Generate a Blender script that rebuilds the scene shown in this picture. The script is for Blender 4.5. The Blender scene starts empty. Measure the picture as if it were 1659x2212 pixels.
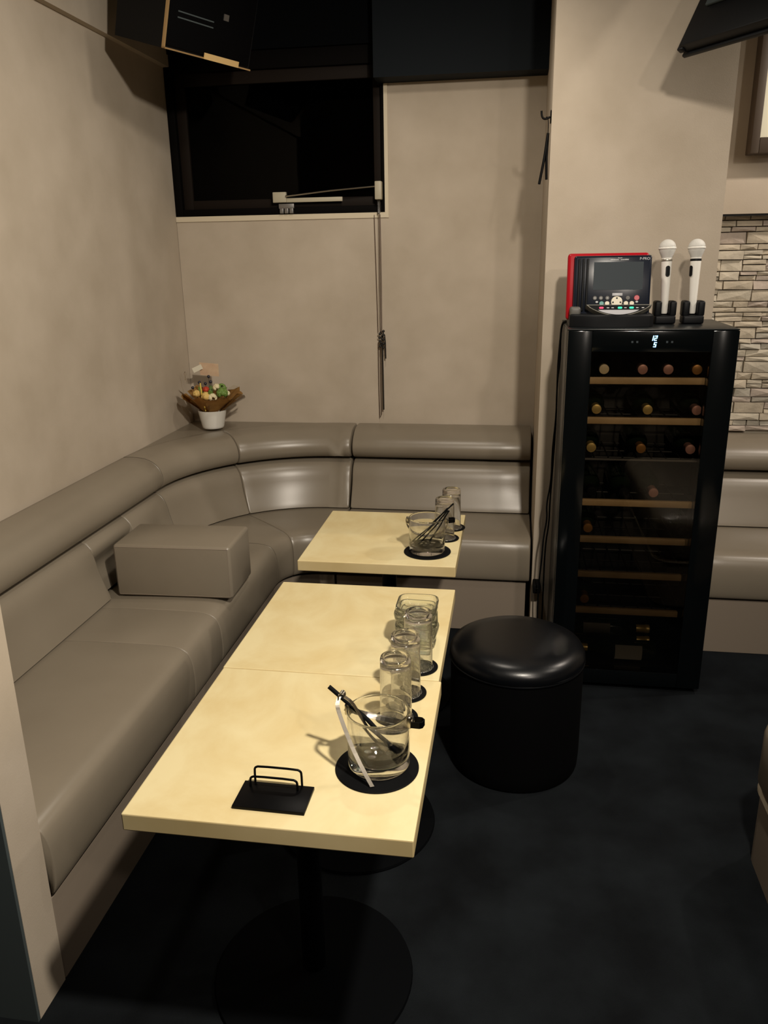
import bpy, bmesh, math, random
from mathutils import Vector, Matrix
random.seed(7)
R = math.radians
SC = bpy.context.scene
COL = SC.collection

# ------------------------------------------------------------------ camera
cam_d = bpy.data.cameras.new('camera')
cam = bpy.data.objects.new('camera', cam_d)
COL.objects.link(cam)
yaw, pitch, roll, F = -0.15883905, 0.30872411, -0.01618884, 1740.16
fw = Vector((math.sin(yaw) * math.cos(pitch), math.cos(yaw) * math.cos(pitch), -math.sin(pitch)))
rt = Vector((math.cos(yaw), -math.sin(yaw), 0))
up = rt.cross(fw)
r2 = rt * math.cos(roll) + up * math.sin(roll)
u2 = -rt * math.sin(roll) + up * math.cos(roll)
M = Matrix((r2, u2, -fw)).transposed().to_4x4()
M.translation = Vector((0, 0, 1.5))
cam.matrix_world = M
cam_d.sensor_fit = 'VERTICAL'
cam_d.sensor_height = 36.0
cam_d.lens = F / 2212 * 36.0
cam_d.clip_start = 0.02
SC.camera = cam

# ------------------------------------------------------------------ world, lamps, exposure
w = bpy.data.worlds.new('room_dark')
SC.world = w
w.use_nodes = True
w.node_tree.nodes['Background'].inputs[0].default_value = (0.9, 0.8, 0.65, 1)
w.node_tree.nodes['Background'].inputs[1].default_value = 0.02


def lamp(name, loc, power, radius, col, target=None, size=None, blend=0.5):
    d = bpy.data.lights.new(name, 'SPOT' if size else 'POINT')
    d.energy = power
    d.color = col
    d.shadow_soft_size = radius
    if size:
        d.spot_size = R(size)
        d.spot_blend = blend
    o = bpy.data.objects.new(name, d)
    o.location = loc
    if target:
        o.rotation_euler = (Vector(target) - Vector(loc)).to_track_quat('-Z', 'Y').to_euler()
    COL.objects.link(o)
    return o


WARM = (1.0, 0.90, 0.765)
lamp('downlight_or_fill', (0.42, 0.62, 2.42), 225, 0.055, WARM, (-1.3, 1.9, 0.5), 150, 1.0)
lamp('downlight_or_fill', (1.7, 1.9, 2.42), 22, 0.06, WARM, (0.1, 2.3, 0.4), 150, 0.6)
lamp('downlight_or_fill', (-0.30, 2.55, 2.50), 27, 0.05, WARM, (-0.55, 2.8, 0.2), 165, 0.7)
lamp('downlight_or_fill', (1.75, 2.9, 2.46), 62, 0.03, (1.0, 0.88, 0.76), (1.45, 3.5, 0.9), 140, 0.6)
lamp('downlight_or_fill', (1.15, -0.5, 2.42), 70, 0.06, (1.0, 0.88, 0.76), (0.95, 2.6, 0.3), 90, 0.9)  # added fill, brightens the alcove and the bottles inside the fridge
SC.view_settings.view_transform = 'Standard'
SC.view_settings.look = 'None'
SC.view_settings.gamma = 1.0
SC.view_settings.use_curve_mapping = False
SC.view_settings.exposure = 0.0
SC.cycles.use_denoising = True
SC.cycles.max_bounces = 24
SC.cycles.transmission_bounces = 20
SC.cycles.transparent_max_bounces = 24
SC.cycles.caustics_refractive = True
SC.cycles.caustics_reflective = False
SC.cycles.sample_clamp_indirect = 0.0


# ------------------------------------------------------------------ materials
def mat(name, col, rough=0.5, metal=0.0, spec=0.5, emit=None, estr=1.0, coat=0.0,
        var=None, vscale=6.0, vdetail=4.0, bump=0.0, bscale=200.0, bdist=0.001):
    m = bpy.data.materials.new(name)
    m.use_nodes = True
    nt = m.node_tree
    b = nt.nodes['Principled BSDF']
    b.inputs['Base Color'].default_value = (*col, 1)
    b.inputs['Roughness'].default_value = rough
    b.inputs['Metallic'].default_value = metal
    b.inputs['Specular IOR Level'].default_value = spec
    b.inputs['Coat Weight'].default_value = coat
    if emit:
        b.inputs['Emission Color'].default_value = (*emit, 1)
        b.inputs['Emission Strength'].default_value = estr
    tc = nt.nodes.new('ShaderNodeTexCoord')
    if var:
        n = nt.nodes.new('ShaderNodeTexNoise')
        n.inputs['Scale'].default_value = vscale
        n.inputs['Detail'].default_value = vdetail
        nt.links.new(tc.outputs['Object'], n.inputs['Vector'])
        r = nt.nodes.new('ShaderNodeValToRGB')
        r.color_ramp.elements[0].position = 0.32
        r.color_ramp.elements[1].position = 0.68
        r.color_ramp.elements[0].color = (*var, 1)
        r.color_ramp.elements[1].color = (*col, 1)
        nt.links.new(n.outputs['Fac'], r.inputs['Fac'])
        nt.links.new(r.outputs['Color'], b.inputs['Base Color'])
    if bump:
        n2 = nt.nodes.new('ShaderNodeTexNoise')
        n2.inputs['Scale'].default_value = bscale
        n2.inputs['Detail'].default_value = 3.0
        nt.links.new(tc.outputs['Object'], n2.inputs['Vector'])
        bp = nt.nodes.new('ShaderNodeBump')
        bp.inputs['Strength'].default_value = bump
        bp.inputs['Distance'].default_value = bdist
        nt.links.new(n2.outputs['Fac'], bp.inputs['Height'])
        nt.links.new(bp.outputs['Normal'], b.inputs['Normal'])
    return m


def glass_mat(name, tint=(1, 1, 1), clear=0.5, rough=0.0):
    """real glass with some straight-through transmission"""
    m = bpy.data.materials.new(name)
    m.use_nodes = True
    nt = m.node_tree
    nt.nodes.clear()
    out = nt.nodes.new('ShaderNodeOutputMaterial')
    g = nt.nodes.new('ShaderNodeBsdfGlass')
    g.inputs['Color'].default_value = (*tint, 1)
    g.inputs['Roughness'].default_value = rough
    g.inputs['IOR'].default_value = 1.48
    t = nt.nodes.new('ShaderNodeBsdfTransparent')
    t.inputs['Color'].default_value = (*tint, 1)
    mx = nt.nodes.new('ShaderNodeMixShader')
    mx.inputs['Fac'].default_value = clear
    nt.links.new(g.outputs[0], mx.inputs[1])
    nt.links.new(t.outputs[0], mx.inputs[2])
    nt.links.new(mx.outputs[0], out.inputs['Surface'])
    return m


def pane_mat(name, tint, refl=1.0):
    """thin pane: tinted see-through with a mirror-like fresnel coat"""
    m = bpy.data.materials.new(name)
    m.use_nodes = True
    nt = m.node_tree
    nt.nodes.clear()
    out = nt.nodes.new('ShaderNodeOutputMaterial')
    g = nt.nodes.new('ShaderNodeBsdfGlossy')
    g.inputs['Roughness'].default_value = 0.015
    t = nt.nodes.new('ShaderNodeBsdfTransparent')
    t.inputs['Color'].default_value = (*tint, 1)
    fr = nt.nodes.new('ShaderNodeFresnel')
    fr.inputs['IOR'].default_value = 1.5
    mu = nt.nodes.new('ShaderNodeMath')
    mu.operation = 'MULTIPLY'
    mu.inputs[1].default_value = refl
    mx = nt.nodes.new('ShaderNodeMixShader')
    nt.links.new(fr.outputs[0], mu.inputs[0])
    nt.links.new(mu.outputs[0], mx.inputs['Fac'])
    nt.links.new(t.outputs[0], mx.inputs[1])
    nt.links.new(g.outputs[0], mx.inputs[2])
    nt.links.new(mx.outputs[0], out.inputs['Surface'])
    return m


def stone_table_mat():
    m = mat('cream_marbled_laminate', (0.80, 0.66, 0.36), rough=0.5, spec=.35)
    nt = m.node_tree
    b = nt.nodes['Principled BSDF']
    tc = nt.nodes.new('ShaderNodeTexCoord')
    mp = nt.nodes.new('ShaderNodeMapping')
    mp.inputs['Scale'].default_value = (2.2, 1.6, 2.0)
    mp.inputs['Rotation'].default_value = (0, 0, 0.3)
    n = nt.nodes.new('ShaderNodeTexNoise')
    n.inputs['Scale'].default_value = 2.2
    n.inputs['Detail'].default_value = 6
    n.inputs['Roughness'].default_value = 0.6
    n.inputs['Distortion'].default_value = 0.5
    r = nt.nodes.new('ShaderNodeValToRGB')
    r.color_ramp.elements[0].position = 0.28
    r.color_ramp.elements[0].color = (0.61, 0.475, 0.225, 1)
    r.color_ramp.elements[1].position = 0.56
    r.color_ramp.elements[1].color = (0.71, 0.61, 0.35, 1)
    nt.links.new(tc.outputs['Object'], mp.inputs['Vector'])
    nt.links.new(mp.outputs['Vector'], n.inputs['Vector'])
    nt.links.new(n.outputs['Fac'], r.inputs['Fac'])
    nt.links.new(r.outputs['Color'], b.inputs['Base Color'])
    return m


def mesh_coaster_mat():
    m = mat('silver_woven_disc', (0.4, 0.38, 0.34), rough=0.35, metal=0.6)
    nt = m.node_tree
    b = nt.nodes['Principled BSDF']
    tc = nt.nodes.new('ShaderNodeTexCoord')
    v = nt.nodes.new('ShaderNodeTexVoronoi')
    v.inputs['Scale'].default_value = 330
    v.inputs['Randomness'].default_value = 0.15
    r = nt.nodes.new('ShaderNodeValToRGB')
    r.color_ramp.elements[0].position = 0.30
    r.color_ramp.elements[0].color = (0.75, 0.70, 0.60, 1)
    r.color_ramp.elements[1].position = 0.42
    r.color_ramp.elements[1].color = (0.03, 0.03, 0.03, 1)
    nt.links.new(tc.outputs['Object'], v.inputs['Vector'])
    nt.links.new(v.outputs['Distance'], r.inputs['Fac'])
    nt.links.new(r.outputs['Color'], b.inputs['Base Color'])
    return m


MT = {}
MT['wall'] = mat('beige_wallpaper', (0.50, 0.43, 0.345), 0.85, spec=0.2, var=(0.43, 0.365, 0.285), vscale=5, vdetail=7, bump=0.25, bscale=260)
MT['trim'] = mat('cream_trim_paint', (0.62, 0.54, 0.40), 0.5)
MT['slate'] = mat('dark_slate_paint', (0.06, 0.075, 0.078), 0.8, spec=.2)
MT['black_wall'] = mat('black_blue_paint', (0.005, 0.0075, 0.010), 0.7, spec=0.12)
MT['black_matt'] = mat('matt_black_or_dimmed_paint', (0.0016, 0.0020, 0.0026), 0.8, spec=0.05)
MT['ceiling'] = mat('black_ceiling_paint', (0.02, 0.02, 0.022), 0.9, spec=0.1)
MT['carpet'] = mat('charcoal_carpet', (0.0115, 0.0138, 0.0160), 0.95, spec=0.03, var=(0.0060, 0.0068, 0.0078), vscale=5, vdetail=8, bump=0.6, bscale=500, bdist=0.003)
MT['sofa'] = mat('taupe_leatherette', (0.232, 0.198, 0.150), 0.34, spec=0.6, var=(0.212, 0.179, 0.134), vscale=4, bump=0.12, bscale=420)
MT['sofa_base'] = mat('taupe_leatherette_plinth', (0.25, 0.205, 0.16), 0.5, spec=0.3, bump=0.12, bscale=420)
MT['sofa_gap'] = mat('dark_backing_board', (0.01, 0.01, 0.01), 0.9)
MT['table'] = stone_table_mat()
MT['table_edge'] = mat('cream_laminate_edge', (0.66, 0.54, 0.30), 0.5, var=(0.54, 0.42, 0.20), vscale=5)
MT['black_metal'] = mat('black_powder_coat', (0.0015, 0.0015, 0.0018), 0.4, spec=0.12)
MT['black_vinyl'] = mat('black_vinyl', (0.002, 0.0025, 0.0035), 0.30, spec=0.45, bump=0.08, bscale=300)
MT['black_cloth'] = mat('black_side_vinyl', (0.0015, 0.0015, 0.0018), 0.75, spec=0.06)
MT['rubber'] = mat('black_rubber', (0.0025, 0.0028, 0.0032), 0.7, spec=0.1)
MT['steel'] = mat('brushed_steel', (0.50, 0.46, 0.38), 0.25, metal=1.0)
MT['dark_steel'] = mat('grey_steel', (0.25, 0.24, 0.23), 0.4, metal=0.8)
MT['strainer'] = mat('satin_strainer_metal', (0.42, 0.40, 0.36), 0.4, metal=0.25)
MT['black_plastic'] = mat('black_plastic', (0.003, 0.0035, 0.0045), 0.5, spec=.2)
MT['grey_plastic'] = mat('grey_plastic', (0.10, 0.095, 0.085), 0.5)
MT['red_plastic'] = mat('red_gloss_plastic', (0.36, 0.003, 0.010), 0.35, spec=.3)
MT['navy'] = mat('navy_black_bezel', (0.008, 0.011, 0.02), 0.2)
MT['screen'] = mat('grey_lcd_screen', (0.040, 0.050, 0.058), 0.6, spec=.15)
MT['white_plastic'] = mat('white_plastic', (0.80, 0.78, 0.72), 0.35)
MT['mesh_white'] = mat('white_wire_mesh', (0.62, 0.61, 0.57), 0.5, bump=0.6, bscale=900)
MT['pale_grey'] = mat('pale_grey_plastic', (0.42, 0.42, 0.44), 0.4)
MT['silver_line'] = mat('silver_trim', (0.42, 0.40, 0.34), 0.35, metal=0.7)
MT['green_led'] = mat('green_led', (0.02, 0.4, 0.2), emit=(0.05, 0.85, 0.45), estr=1.0)
MT['red_led'] = mat('red_led', (0.5, 0.02, 0.06), emit=(0.95, 0.08, 0.16), estr=1.0)
MT['blue_led'] = mat('blue_white_led', (0.3, 0.6, 0.9), emit=(0.35, 0.75, 1.0), estr=2.6)
MT['teal'] = mat('teal_button', (0.06, 0.28, 0.25), 0.4)
MT['cream_button'] = mat('cream_button', (0.70, 0.64, 0.50), 0.4)
MT['red_button'] = mat('red_button', (0.45, 0.03, 0.05), 0.4)
MT['print'] = mat('pale_print', (0.50, 0.50, 0.50), 0.5)
MT['fridge'] = mat('black_gloss_door', (0.002, 0.0028, 0.0032), 0.14, spec=.42)
MT['fridge_side'] = mat('black_cabinet_steel', (0.008, 0.010, 0.011), 0.32, spec=.4)
MT['fridge_in'] = mat('black_cabinet_liner', (0.003, 0.003, 0.003), 0.6)
MT['wood'] = mat('beech_shelf_front', (0.52, 0.36, 0.19), 0.5, var=(0.40, 0.27, 0.13), vscale=14)
MT['bottle'] = mat('dark_green_bottle', (0.008, 0.014, 0.008), 0.06, spec=0.7)
MT['gold_foil'] = mat('gold_foil', (0.62, 0.45, 0.16), 0.35, metal=0.6)
MT['cream_foil'] = mat('cream_foil', (0.55, 0.45, 0.28), 0.45)
MT['pink_foil'] = mat('rose_foil', (0.42, 0.22, 0.18), 0.4, metal=0.3)
MT['bronze_foil'] = mat('bronze_foil', (0.35, 0.17, 0.05), 0.35, metal=0.5)
MT['label_paper'] = mat('grey_paper_label', (0.62, 0.58, 0.50), 0.7)
MT['label_yellow'] = mat('yellow_paper_label', (0.40, 0.38, 0.08), 0.6)
MT['frame_brown'] = mat('dark_bronze_aluminium', (0.0028, 0.0022, 0.0020), 0.7, spec=0.05)
MT['frame_mid'] = mat('bronze_sash_aluminium', (0.011, 0.0075, 0.0055), 0.65, spec=.1)
MT['beige_metal'] = mat('beige_enamel', (0.42, 0.38, 0.28), 0.5)
MT['night'] = mat('night_outside', (0.0008, 0.001, 0.0012), 0.9, spec=0.0)
MT['chain'] = mat('brown_bead_chain', (0.10, 0.06, 0.045), 0.5, metal=0.3)
MT['dark_chain'] = mat('blackened_chain', (0.02, 0.018, 0.016), 0.5, metal=0.3)
MT['gold'] = mat('brass_trim', (0.75, 0.52, 0.26), 0.3, metal=0.8)
MT['amber_plate'] = mat('amber_plate', (0.62, 0.42, 0.18), 0.5)
MT['pot'] = mat('white_ceramic', (0.74, 0.72, 0.66), 0.4)
MT['kraft'] = mat('brown_kraft_paper', (0.56, 0.33, 0.10), 0.7, var=(0.42, 0.22, 0.06), vscale=22)
MT['cello'] = pane_mat('clear_cellophane', (0.93, 0.91, 0.86), 0.8)
MT['petal_cream'] = mat('cream_petal', (0.75, 0.66, 0.42), 0.7)
MT['petal_yellow'] = mat('yellow_petal', (0.72, 0.50, 0.16), 0.7)
MT['petal_red'] = mat('red_petal', (0.50, 0.05, 0.02), 0.6)
MT['leaf_green'] = mat('green_leaf', (0.14, 0.24, 0.045), 0.6)
MT['berry'] = mat('dark_berry', (0.02, 0.02, 0.03), 0.3)
MT['card'] = mat('peach_card', (0.70, 0.53, 0.36), 0.7, var=(0.62, 0.42, 0.28), vscale=30)
MT['tag_paper'] = mat('pale_tag', (0.72, 0.68, 0.55), 0.7)
MT['yellow_pick'] = mat('yellow_pick', (0.78, 0.58, 0.10), 0.5)
MT['glass'] = glass_mat('clear_glass', (1.0, 1.0, 0.995), 0.08)
MT['ash_glass'] = glass_mat('pale_green_glass', (0.985, 0.995, 0.985), 0.12)
MT['pane'] = pane_mat('smoked_door_glass', (0.76, 0.73, 0.68), 1.0)
MT['window_pane'] = pane_mat('window_glass', (0.5, 0.5, 0.5), 0.15)
MT['silver_weave'] = mesh_coaster_mat()
MT['panel_white'] = mat('cream_panel_face', (0.70, 0.66, 0.50), 0.4, emit=(0.95, 0.85, 0.62), estr=0.12)  # weak emission added to lift the brightness of the face
MT['panel_frame'] = mat('brown_panel_frame', (0.075, 0.052, 0.034), 0.6)
STONES = [mat('split_stone_' + n, c, 0.85, spec=0.2, var=tuple(x * 0.75 for x in c), vscale=18, vdetail=8, bump=0.7, bscale=70, bdist=0.003)
          for n, c in (('pale', (0.60, 0.54, 0.43)), ('sand', (0.56, 0.49, 0.38)), ('grey', (0.52, 0.48, 0.40)), ('rose', (0.53, 0.45, 0.38)))]
MT['mortar'] = mat('stone_backing_mortar', (0.42, 0.37, 0.29), 0.95)


# ------------------------------------------------------------------ geometry helpers
def V(*a):
    return Vector(a)


def link(name, bm, m, parent=None, smooth=False, kind=None, angle=None):
    me = bpy.data.meshes.new(name)
    bmesh.ops.recalc_face_normals(bm, faces=bm.faces[:])
    if smooth:
        for f in bm.faces:
            f.smooth = True
        if angle is not None:
            for e in bm.edges:
                if len(e.link_faces) == 2 and e.calc_face_angle(0) > R(angle):
                    e.smooth = False
    bm.to_mesh(me)
    bm.free()
    for mm in (m if isinstance(m, (list, tuple)) else [m]):
        me.materials.append(mm)
    o = bpy.data.objects.new(name, me)
    COL.objects.link(o)
    if parent:
        o.parent = parent
    if kind:
        o['kind'] = kind
    return o


def thing(name, label, cat, loc=(0, 0, 0), rz=0.0, group=None):
    o = bpy.data.objects.new(name, None)
    o.empty_display_size = 0.05
    COL.objects.link(o)
    o.location = loc
    o.rotation_euler = (0, 0, rz)
    return tag(o, label, cat, group)


def tag(o, label, cat, group=None):
    o['label'] = label
    o['category'] = cat
    if group:
        o['group'] = group
    return o


def box(bm, x0, x1, y0, y1, z0, z1, bev=0.0, seg=2, mtx=None):
    r = bmesh.ops.create_cube(bm, size=1.0)
    vs = r['verts']
    for v in vs:
        v.co = V(x0 + (v.co.x + .5) * (x1 - x0), y0 + (v.co.y + .5) * (y1 - y0), z0 + (v.co.z + .5) * (z1 - z0))
    if bev:
        es = list({e for v in vs for e in v.link_edges})
        rb = bmesh.ops.bevel(bm, geom=es, offset=bev, segments=seg, profile=0.5, affect='EDGES')
        vs = list({v for f in rb['faces'] for v in f.verts} | {v for v in vs if v.is_valid})
    if mtx is not None:
        for v in vs:
            v.co = mtx @ v.co
    return vs


def nbox(name, m, dims, parent=None, bev=0.0, seg=2, kind=None, smooth=None, mtx=None):
    bm = bmesh.new()
    box(bm, *dims, bev=bev, seg=seg, mtx=mtx)
    return link(name, bm, m, parent, smooth=bool(bev) if smooth is None else smooth, kind=kind, angle=35)


def lathe(bm, prof, seg=48, cx=0, cy=0, cz=0, mtx=None, closed=False):
    rings = []
    new = []
    for r, z in prof:
        if r < 1e-6:
            v = bm.verts.new((cx, cy, cz + z))
            rings.append([v])
            new.append(v)
        else:
            ring = [bm.verts.new((cx + r * math.cos(2 * math.pi * i / seg), cy + r * math.sin(2 * math.pi * i / seg), cz + z)) for i in range(seg)]
            rings.append(ring)
            new += ring
    pairs = list(zip(rings[:-1], rings[1:]))
    if closed:
        pairs.append((rings[-1], rings[0]))
    for a, b in pairs:
        for i in range(seg):
            j = (i + 1) % seg
            if len(a) == 1 and len(b) == 1:
                continue
            if len(a) == 1:
                bm.faces.new((a[0], b[j], b[i]))
            elif len(b) == 1:
                bm.faces.new((a[i], a[j], b[0]))
            else:
                bm.faces.new((a[i], a[j], b[j], b[i]))
    if mtx is not None:
        for v in new:
            v.co = mtx @ v.co
    return new


def tube(bm, pts, r, seg=8, flat=None, cap=True, closed=False):
    """round tube (or flat ribbon: flat=(width dir Vector, w, t)) along pts"""
    pts = [Vector(p) for p in pts]
    rings = []
    n = len(pts)
    prev = None
    for i, p in enumerate(pts):
        if closed:
            t = (pts[(i + 1) % n] - pts[i - 1]).normalized()
        else:
            t = (pts[min(i + 1, n - 1)] - pts[max(i - 1, 0)]).normalized()
        if flat:
            a = flat[0].normalized()
            b = t.cross(a).normalized()
            w_, t_ = flat[1] / 2, flat[2] / 2
            ring = [bm.verts.new(p + a * sx * w_ + b * sy * t_) for sx, sy in ((1, 1), (-1, 1), (-1, -1), (1, -1))]
        else:
            if prev is None:
                h = V(0, 0, 1) if abs(t.z) < 0.9 else V(1, 0, 0)
                a = t.cross(h).normalized()
            else:
                a = (prev - t * prev.dot(t)).normalized()
            prev = a
            b = t.cross(a)
            rr = r[i] if isinstance(r, (list, tuple)) else r
            ring = [bm.verts.new(p + (a * math.cos(2 * math.pi * k / seg) + b * math.sin(2 * math.pi * k / seg)) * rr) for k in range(seg)]
        rings.append(ring)
    m_ = len(rings[0])
    rng = range(n) if closed else range(n - 1)
    for i in rng:
        a, b = rings[i], rings[(i + 1) % n]
        for k in range(m_):
            bm.faces.new((a[k], a[(k + 1) % m_], b[(k + 1) % m_], b[k]))
    if cap and not closed:
        bm.faces.new(rings[0])
        bm.faces.new(list(reversed(rings[-1])))
    return rings


def ntube(name, m, pts, r, parent=None, seg=8, flat=None, closed=False):
    bm = bmesh.new()
    tube(bm, pts, r, seg, flat, closed=closed)
    return link(name, bm, m, parent, smooth=flat is None, angle=60)


def prism(bm, poly, z0, z1, mtx=None):
    a = [bm.verts.new((x, y, z0)) for x, y in poly]
    b = [bm.verts.new((x, y, z1)) for x, y in poly]
    n = len(poly)
    bm.faces.new(list(reversed(a)))
    bm.faces.new(b)
    for i in range(n):
        bm.faces.new((a[i], a[(i + 1) % n], b[(i + 1) % n], b[i]))
    if mtx is not None:
        for v in a + b:
            v.co = mtx @ v.co


def rrect(w_, h_, r, n=5, cx=0, cy=0):
    out = []
    for sx, sy, a0 in ((1, 1, 0), (-1, 1, 90), (-1, -1, 180), (1, -1, 270)):
        for k in range(n + 1):
            a = R(a0 + 90 * k / n)
            out.append((cx + sx * (w_ / 2 - r) + r * math.cos(a), cy + sy * (h_ / 2 - r) + r * math.sin(a)))
    return out


def ndisc(name, m, r, z0, z1, parent=None, seg=48, bev=0.001):
    bm = bmesh.new()
    lathe(bm, [(0, z0), (r - bev, z0), (r, z0 + bev), (r, z1 - bev), (r - bev, z1), (0, z1)], seg)
    return link(name, bm, m, parent, smooth=True, angle=40)


def interp(x, xs, ys):
    for i in range(len(xs) - 1):
        if x <= xs[i + 1]:
            t = (x - xs[i]) / (xs[i + 1] - xs[i])
            return ys[i] + t * (ys[i + 1] - ys[i])
    return ys[-1]


def smoothcurve(pts, it=2, closed=False):
    pts = [Vector(p) for p in pts]
    for _ in range(it):
        q = []
        n = len(pts)
        rng = range(n) if closed else range(n - 1)
        if not closed:
            q.append(pts[0])
        for i in rng:
            a, b = pts[i], pts[(i + 1) % n]
            q += [a * .75 + b * .25, a * .25 + b * .75]
        if not closed:
            q.append(pts[-1])
        pts = q
    return pts


def text_part(name, body, m, size, mtx, parent, extrude=0.0003):
    cu = bpy.data.curves.new(name, 'FONT')
    cu.body = body
    cu.size = size
    cu.extrude = extrude
    cu.align_x = 'CENTER'
    tmp = bpy.data.objects.new(name, cu)
    COL.objects.link(tmp)
    dg = bpy.context.evaluated_depsgraph_get()
    me = bpy.data.meshes.new_from_object(tmp.evaluated_get(dg))
    me.transform(mtx)
    bpy.data.objects.remove(tmp)
    o = bpy.data.objects.new(name, me)
    me.materials.clear()
    me.materials.append(m)
    COL.objects.link(o)
    o.parent = parent
    return o


# ------------------------------------------------------------------ room shell
XL, YB, ZC = -1.527, 3.70, 2.56       # left wall, back wall, ceiling
XR, YF = 3.0, -1.7
nbox('floor', MT['carpet'], (-2.6, XR, YF, YB + .1, -0.05, 0.0), kind='structure')
nbox('ceiling', MT['ceiling'], (-2.6, XR, YF, YB + .1, ZC, ZC + .05), kind='structure')
nbox('wall_left', MT['wall'], (XL - .1, XL, 1.16, YB + .1, 0, ZC), kind='structure')
# back wall with the window opening
WX0, WX1, WZ0, WZ1 = -1.5255, -0.566, 1.678, 2.33
bm = bmesh.new()
box(bm, WX0, WX1, YB, YB + .1, 0, WZ0)
box(bm, WX0, WX1, YB, YB + .1, WZ1, ZC)
box(bm, WX1, 0.11, YB, YB + .1, 0, ZC)
link('wall_back', bm, MT['wall'], kind='structure')
CX0, CX1, CY = 0.107, 0.69, 3.045
nbox('wall_column', MT['wall'], (CX0, CX1, CY, YB + .1, 0, ZC), kind='structure')
Y2 = 3.62
bm = bmesh.new()
box(bm, CX1, XR, Y2 - .09, YB + .1, 1.632, ZC)
link('wall_alcove_upper', bm, MT['wall'], kind='structure')
nbox('wall_right', MT['wall'], (XR, XR + .1, YF, YB + .1, 0, ZC), kind='structure')
nbox('wall_front', MT['wall'], (-2.6, XR, YF - .1, YF, 0, ZC), kind='structure')
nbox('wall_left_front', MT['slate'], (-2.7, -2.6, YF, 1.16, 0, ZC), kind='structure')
# stub partition: beige end face, slate front
bm = bmesh.new()
box(bm, -2.6, -0.922, 1.146, 1.243, 0, ZC)
pw = link('wall_partition', bm, MT['wall'], kind='structure')
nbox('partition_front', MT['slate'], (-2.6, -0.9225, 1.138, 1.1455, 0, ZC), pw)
# left wall bulkhead
nbox('trim_1', MT['wall'], (XL, XL + .028, 1.243, YB, 2.285, ZC), kind='structure')
# black band above the window and boxed black bulkhead beside it
nbox('trim_2', MT['black_matt'], (XL + .03, -0.588, YB - .02, YB, WZ1, ZC), kind='structure')  # bulkhead's paint, set darker to stand for the dimmer light here
bulk = nbox('trim_3', MT['black_wall'], (-0.588, CX0 - .001, YB - .125, YB, 2.182, ZC), kind='structure')
# casing strips round the window
bm = bmesh.new()
box(bm, WX0, WX1 + .016, YB - .006, YB + .004, WZ0 - .022, WZ0)
box(bm, WX1, WX1 + .016, YB - .006, YB + .004, WZ0, 2.181)
link('trim_4', bm, MT['trim'], kind='structure')

# window
win = tag(nbox('window_1', MT['frame_brown'], (WX0, WX1, YB + .068, YB + .08, WZ0, WZ1), kind='structure'), 'dark window', 'window')
del win['label'], win['category']
fr = [(WX0, WX0 + .035, WZ0, WZ1), (WX1 - .014, WX1, WZ0, WZ1), (WX0 + .035, WX1 - .014, WZ0, WZ0 + .03), (WX0 + .035, WX1 - .014, WZ1 - .07, WZ1)]
for a, b, c, d in fr:
    nbox('frame_bar', MT['frame_brown'], (a, b, YB - .002, YB + .066, c, d), win, bev=.002)
sx0, sx1, sz0, sz1 = WX0 + .035, WX1 - .014, WZ0 + .03, WZ1 - .07
for a, b, c, d in ((sx0, sx0 + .045, sz0, sz1), (sx1 - .035, sx1, sz0, sz1), (sx0 + .045, sx1 - .035, sz0, sz0 + .038), (sx0 + .045, sx1 - .035, sz1 - .05, sz1)):
    nbox('sash_bar', MT['frame_mid'], (a, b, YB + .02, YB + .05, c, d), win, bev=.002)
nbox('pane', MT['window_pane'], (sx0 + .04, sx1 - .03, YB + .033, YB + .038, sz0 + .03, sz1 - .04), win)
nbox('night_backing', MT['night'], (sx0 + .002, sx1 - .002, YB + .058, YB + .062, sz0 + .002, sz1 - .002), win)
# window opener: gearbox, rod, rail and bracket
op = thing('window_opener', 'beige metal window opener with rod and rail along the bottom of the dark window', 'window opener', (-0.6, YB, 1.73))
opy = YB - .004
def oo(name, m, x0, x1, y0, y1, z0, z1, bev=.001):
    return nbox(name, m, (x0 + .6, x1 + .6, y0 - YB, y1 - YB, z0 - 1.73, z1 - 1.73), op, bev=bev)
oo('gearbox', MT['beige_metal'], -.604, -.575, YB - .045, YB - .003, 1.728, 1.802, .004)
oo('rail', MT['beige_metal'], -1.045, -.752, YB - .016, YB - .004, 1.727, 1.745)
oo('slider_block', MT['beige_metal'], -1.062, -1.002, YB - .024, YB - .004, 1.727, 1.770, .002)
br = oo('bracket', MT['dark_steel'], -1.038, -.970, YB - .018, YB - .004, 1.702, 1.722)
oo('bracket_tooth', MT['dark_steel'], -1.034, -1.018, YB - .02, YB - .004, 1.682, 1.703)
oo('bracket_tooth', MT['dark_steel'], -1.012, -.996, YB - .02, YB - .004, 1.682, 1.703)
oo('bracket_tooth', MT['dark_steel'], -.99, -.974, YB - .02, YB - .004, 1.682, 1.703)
ntube('rod', MT['steel'], [V(-.402, -.028, .022), V(-.2, -.032, .04), V(-.004, -.03, .052)], .004, op)
# spring below the gearbox
pts = [V(.010 + .006 * math.cos(k * 1.05), -.024 + .006 * math.sin(k * 1.05), -.004 - k * .00085) for k in range(66)]
ntube('spring', MT['dark_steel'], pts, .0014, op, seg=5)

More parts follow.
